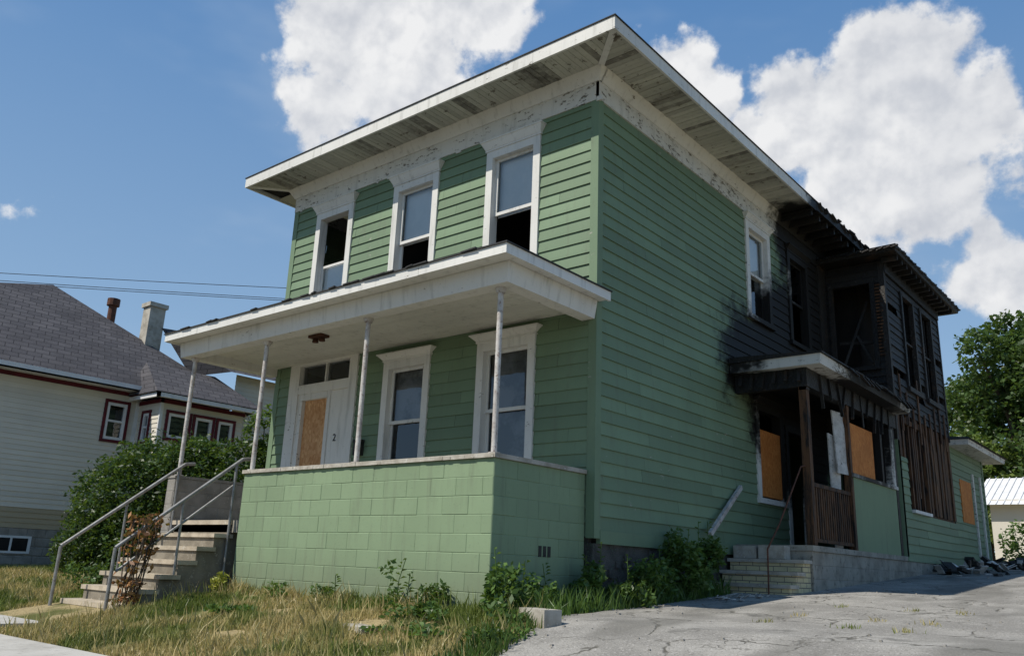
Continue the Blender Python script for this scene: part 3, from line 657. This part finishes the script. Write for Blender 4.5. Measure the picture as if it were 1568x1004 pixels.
tree('broadleaf_tree',13,34,11,4,8000,.3,m_tree,15); tree('broadleaf_tree',-14,26,7,3,7000,.25,m_tree,17)
random.seed(21)
leaves('background',[(x,52+wob(4),1.8+wob(1),3.2) for x in range(-60,60,4)],24000,.5,m_tree,None,shell=.4)
leaves('hedge',[(1.5+k*.7,19.5+wob(.4),.75,.7) for k in range(8)],11000,.1,m_weed,None,shell=.3)

# ------------------------------------------------------------------ neighbouring house
NH=empty('neighbour_house'); NX=-15.
NE_=PL((NX,0,0),(0,1,0),(1,0,0)); NB=PL((-13.9,0,0),(0,1,0),(1,0,0)); NBF=PL((0,1.5,0),(1,0,0),(0,-1,0))
trm=MB(); wh=MB(); gl=MB(); dk=MB()
def nwin(pl,ops,a,b,c,d,split=True):
    ops.append((a+.03,b-.03,c+.03,d-.03))
    for (p,q,r,s) in ((a,a+.07,c,d),(b-.07,b,c,d),(a+.07,b-.07,c,c+.07),(a+.07,b-.07,d-.07,d)): pl.box(trm,p,q,r,s,-.05,.04)
    for (p,q,r,s) in ((a+.07,a+.14,c+.07,d-.07),(b-.14,b-.07,c+.07,d-.07),(a+.14,b-.14,c+.07,c+.14),(a+.14,b-.14,d-.14,d-.07)): pl.box(wh,p,q,r,s,-.05,.02)
    if split: pl.box(wh,a+.14,b-.14,(c+d)/2-.02,(c+d)/2+.03,-.05,.012)
    gl.poly([pl.p(a+.1,c+.1,-.03),pl.p(b-.1,c+.1,-.03),pl.p(b-.1,d-.1,-.03),pl.p(a+.1,d-.1,-.03)]); dk.poly([pl.p(a+.05,c+.05,-.15),pl.p(b-.05,c+.05,-.15),pl.p(b-.05,d-.05,-.15),pl.p(a+.05,d-.05,-.15)])
o1=[];o2=[];o3=[]
nwin(NE_,o1,.62,1.26,2.2,3.25); nwin(NE_,o1,-6.2,-5.2,1.6,3.1)
nwin(NBF,o3,-14.75,-14.3,2.2,3.05); nwin(NB,o2,1.65,2.35,2.3,3.05,False); nwin(NB,o2,2.38,3.0,2.3,3.05,False); nwin(NB,o2,3.03,3.6,2.3,3.05,False)
mb=MB(); siding(mb,NE_,-9,1.5,.5,3.4,.115,o1,thick=.014,joints=False); siding(mb,NB,1.5,3.8,.4,3.2,.115,o2,thick=.014,joints=False); siding(mb,NBF,NX,-13.9,.4,3.2,.115,o3,thick=.014,joints=False)
siding(mb,PL((0,-9,0),(1,0,0),(0,-1,0)),-22,NX,.5,3.4,.115,thick=.014,joints=False); mb.box(-22,-15.2,-8.9,7,0,3.4); mb.box(-14.9,-14.1,1.7,3.7,0,3.2)
siding(mb,PL((-14.8,0,0),(0,1,0),(1,0,0)),4.0,7.5,.4,4.5,.115,thick=.014,joints=False)
mb.build('cream_siding',m_cream,NH)
mb=MB(); siding(mb,NE_,-9,1.5,.05,.5,.115,[],thick=.014,joints=False); mb.build('tan_siding',m_tan,NH)
mb=MB(); blocks(mb,NE_,-9,1.5,-.9,.05,.4,.2,.012,.02); blocks(mb,NB,1.5,3.8,-.9,.4,.4,.2,.012,.02); mb.box(-22,-15.01,-9,7,-.9,.05); mb.box(-15.0,-13.91,1.5,3.8,-.9,.4); mb.build('foundation',m_gray,NH)
NE_.box(wh,-1.35,-.5,-.5,-.12,-.01,.03); NE_.box(dk,-1.28,-.95,-.45,-.17,.03,.034); NE_.box(dk,-.9,-.57,-.45,-.17,.03,.034)
NE_.box(trm,-9,1.5,3.4,3.56,-.05,.03); NB.box(trm,1.45,3.85,3.2,3.3,-.05,.03); NBF.box(trm,NX,-13.87,3.2,3.3,-.05,.03); NE_.box(wh,1.4,1.52,.1,3.4,-.02,.03); NB.box(wh,1.48,1.56,.4,3.2,-.02,.025)
wh.box(-14.62,-14.5,-9.5,1.6,3.5,3.62); wh.box(NX,-14.5,-9.5,1.6,3.5,3.52); wh.box(-13.62,-13.52,1.2,4.1,3.28,3.38); wh.box(-15,-13.52,1.2,1.26,3.28,3.38)
trm.build('maroon_trim',m_maroon,NH); wh.build('white_trim',m_wht2,NH); gl.build('glass',m_glass,NH); dk.build('dark_rooms',m_dark,NH)
mb=MB(); A1=(-14.55,-9.6,3.62);A2=(-14.55,4.4,3.62);A3=(-22.5,4.4,3.62);A4=(-22.5,-9.6,3.62)
ap=(-18.5,.2,6.75)
mb.poly([A1,A2,ap]);mb.poly([A2,A3,ap]);mb.poly([A3,A4,ap]);mb.poly([A4,A1,ap])
mb.poly([(-13.5,1.15,3.40),(-13.5,4.15,3.40),(-15.2,3.6,4.4),(-15.2,1.6,4.4)]);mb.poly([(-15.2,1.15,3.4),(-13.5,1.15,3.4),(-15.2,1.6,4.4)]);mb.poly([(-13.5,4.15,3.4),(-15.2,4.6,3.4),(-15.2,3.6,4.4)])
mb.poly([(-16.5,2.5,5.75),(-14.5,8.5,5.75),(-14.4,8.2,4.5),(-14.4,3.6,4.45)]); mb.poly([(-16.5,2.5,5.75),(-14.4,3.6,4.45),(-15.8,3.2,4.4)])
mb.build('hip_roof',m_shing,NH)
mb=MB(); mb.box(-16.9,-16.5,2.1,2.55,4.6,6.35); mb.box(-16.95,-16.45,2.05,2.6,6.3,6.42); mb.build('chimney',m_cap,NH)
mb=MB(); mb.cyl((-17.5,1.5,5.3),(-17.5,1.5,6.3),.11,n=12); mb.cyl((-17.5,1.5,6.3),(-17.5,1.5,6.5),.17,n=12); mb.build('roof_vent_pipe',m_rust,NH)
WR=empty('power_lines')
for k,(za,zb_) in enumerate(((8.36,8.85),(8.1,8.45),(8.02,8.38))):
    A=Vector((-24.3,.6,za));B=Vector((-18.6,7.9,zb_)); d=B-A; pts=[]
    for j in range(25):
        t=-2.5+j*.25; p=A+d*t; p.z=A.z+(B.z-A.z)*min(max(t,-.5),1.5)+.06*((t-.5)**2-.25); pts.append(p)
    mb=MB(); mb.tube(pts,.012,5); mb.build('cable',m_wire,WR)
GA=empty('garage'); mb=MB(); mb.box(-.3,9,24.6,30,0,2.5); mb.build('walls',m_cream,GA)
mb=MB(); mb.poly([(-.8,24.2,2.3),(9.4,24.2,2.3),(9.4,27.3,3.5),(-.8,27.3,3.5)]);mb.poly([(-.8,30.4,2.3),(9.4,30.4,2.3),(9.4,27.3,3.5),(-.8,27.3,3.5)])
for k in range(46): mb.beam((-.7+k*.22,24.2,2.32),(-.7+k*.22,27.3,3.52),.03,.03)
mb.build('metal_roof',m_wht2,GA)
mb=MB(); mb.hexa([(.62,-2.15,-.9),(1.0,-2.25,-.9),(1.05,-2.05,-.9),(.67,-1.95,-.9),(.62,-2.15,-.74),(1.0,-2.25,-.74),(1.05,-2.05,-.74),(.67,-1.95,-.74)]); mb.build('concrete_block',m_cap)
mb=MB(); mb.beam((-.9,-2.9,-1.0),(-.5,-3.0,-1.01),.2,.06); mb.build('paving_slab',m_cap)
mb=MB()
for k in range(70):
    x=random.gauss(1.9,.35);y=random.uniform(9.3,16);z=gz(y)+random.uniform(0,.25)*max(0,1-abs(x-1.9)); s=random.uniform(.08,.45)
    mb.beam((x,y,z),(x+wob(s),y+wob(s),z+wob(.15)),random.uniform(.04,.2),random.uniform(.02,.08))
mb.build('burnt_debris_pile',m_char)
mb=MB()
for k in range(24):
    x=random.uniform(1.5,2.4);y=random.uniform(9,13);z=gz(y)+.03; mb.beam((x,y,z+random.random()*.2),(x+wob(.3),y+wob(.3),z+random.random()*.25),.12,.01)
mb.build('scattered_debris',m_cloth)
mb=MB()
for k in range(34):
    x=random.uniform(.5,1.1);y=random.uniform(1.7,2.6);z=gz(y)+.02; s=random.uniform(.02,.08); mb.beam((x,y,z),(x+s,y+wob(s),z+random.uniform(0,.04)),s,.006)
mb.build('litter',m_cloth)
mb=MB()
for k in range(320):
    y=random.uniform(-3,14); x=random.choice([dl(y)+abs(random.gauss(0,.4)),random.uniform(1,6)]); z=gz(y)+.012; s=random.uniform(.008,.03); mb.hexa([(x,y,z),(x+s,y,z),(x+s,y+s,z),(x,y+s,z),(x+s*.2,y,z+s*.6),(x+s*.8,y,z+s*.6),(x+s*.8,y+s*.8,z+s*.6),(x+.2*s,y+s*.8,z+s*.6)])
mb.build('gravel',m_gray)
n=260; cx=rng.choice([2.3,3.1,3.6],n)+rng.normal(size=n)*.05; cyy=rng.choice([-.4,.5,1.8],n)+rng.normal(size=n)*.07
blades('crack_grass',np.column_stack([cx,cyy]),.02+.05*rng.random(n),m_grass,w=.005)

# ------------------------------------------------------------------ camera
fw=Vector((-.6206,.7353,.2726)); rt=Vector((.7706,.6362,.0382)); up=Vector((.1454,-.2338,.9614))
cam=bpy.data.cameras.new('camera'); co=bpy.data.objects.new('camera',cam); COL.objects.link(co); S.camera=co
cam.sensor_width=36; cam.lens=36*1290.76/1568; cam.clip_end=2000; cam.clip_start=.05
M=Matrix((rt,up,-fw)).transposed().to_4x4(); M.translation=Vector((5.9418,-8.7245,-.3766)); co.matrix_world=M
# ------------------------------------------------------------------ light
sv=Vector((-.30,-.735,1)).normalized()
sun=bpy.data.lights.new('sun','SUN'); sun.energy=5.0; sun.angle=math.radians(.5); sun.color=(1,.94,.84)
so=bpy.data.objects.new('sun',sun); COL.objects.link(so); so.rotation_euler=(.6711,0,-.3876)
w=bpy.data.worlds.new('World'); S.world=w; w.use_nodes=True; w.node_tree.nodes.clear(); t=NT('',w.node_tree)
sky=t.n('ShaderNodeTexSky',sky_type='NISHITA',sun_disc=False,sun_elevation=math.asin(sv.z),sun_rotation=math.atan2(sv.x,sv.y)); sky.air_density=1.0; sky.dust_density=.3; sky.ozone_density=1.6
BLOBS=[(-.20,.35,.075),(-.23,.27,.055),(-.13,.34,.10),(-.04,.39,.07),(-.12,.29,.07),(-.17,.45,.1),
 (.215,.31,.045),(.24,.275,.04),(.29,.235,.035),(.35,.235,.075),(.46,.305,.080),(.43,.22,.09),(.53,.255,.075),(.40,.15,.07),(.50,.16,.06),
 (.57,.06,.06),(.56,.10,.03),(.75,.1,.12)]
nv=t.vm('NORMALIZE',t.n('ShaderNodeTexCoord').outputs['Generated']).outputs[0]
ws=t.vm('SCALE',t.vm('SUBTRACT',t.noise(9,3,.6,nv,out=1),(.5,.5,.5)).outputs[0]); ws.inputs['Scale'].default_value=.07
V2=t.vm('ADD',nv,ws.outputs[0]).outputs[0]; m=None
for a,b,r in BLOBS:
    d=(fw+rt*a+up*b).normalized(); q=t.mr(t.vm('DISTANCE',V2,tuple(d)).outputs['Value'],0,r*1.35,1,0,False)
    m=q if m is None else t.n('ShaderNodeMath',{0:m,1:q,2:.12},operation='SMOOTH_MAX').outputs[0]
fb=t.noise(16,6,.6,nv); off=t.vm('ADD',nv,tuple(x*.018 for x in (rt*-.35+up*.9))).outputs[0]; f2=t.noise(16,3,.6,off)
d0=t.math('ADD',m,t.math('MULTIPLY',t.math('SUBTRACT',fb,.5),1.15)); al=t.mr(d0,.27,.50)
lit=t.math('MULTIPLY',t.mr(t.math('SUBTRACT',fb,f2),-.25,.20,.62,1.05),t.mr(t.noise(7,2,.5,off),.38,.60,.80,1.04))
cc=t.mix(lit,(2.4,2.9,3.9),(8.2,8.25,8.35))
wisp=t.math('MULTIPLY',t.mr(t.noise(3,4,.6,t.n('ShaderNodeMapping',{'Vector':nv,'Scale':(1,1,2.5)}).outputs[0]),.5,.8),.25)
el=t.n('ShaderNodeSeparateXYZ',{0:nv}).outputs[2]
grad=t.mix(t.mr(el,.0,.62,0,1,False),(3.6,5.3,7.1),(.95,2.45,5.2))
skc=t.mix(.78,sky.outputs[0],grad)
c=t.mix(wisp,skc,(4.8,5.8,7.0)); c=t.mix(al,c,cc)
t.n('ShaderNodeOutputWorld',{0:t.n('ShaderNodeBackground',{'Color':c,'Strength':.105}).outputs[0]})
S.view_settings.view_transform='Standard'; S.view_settings.look='None'; S.view_settings.exposure=0
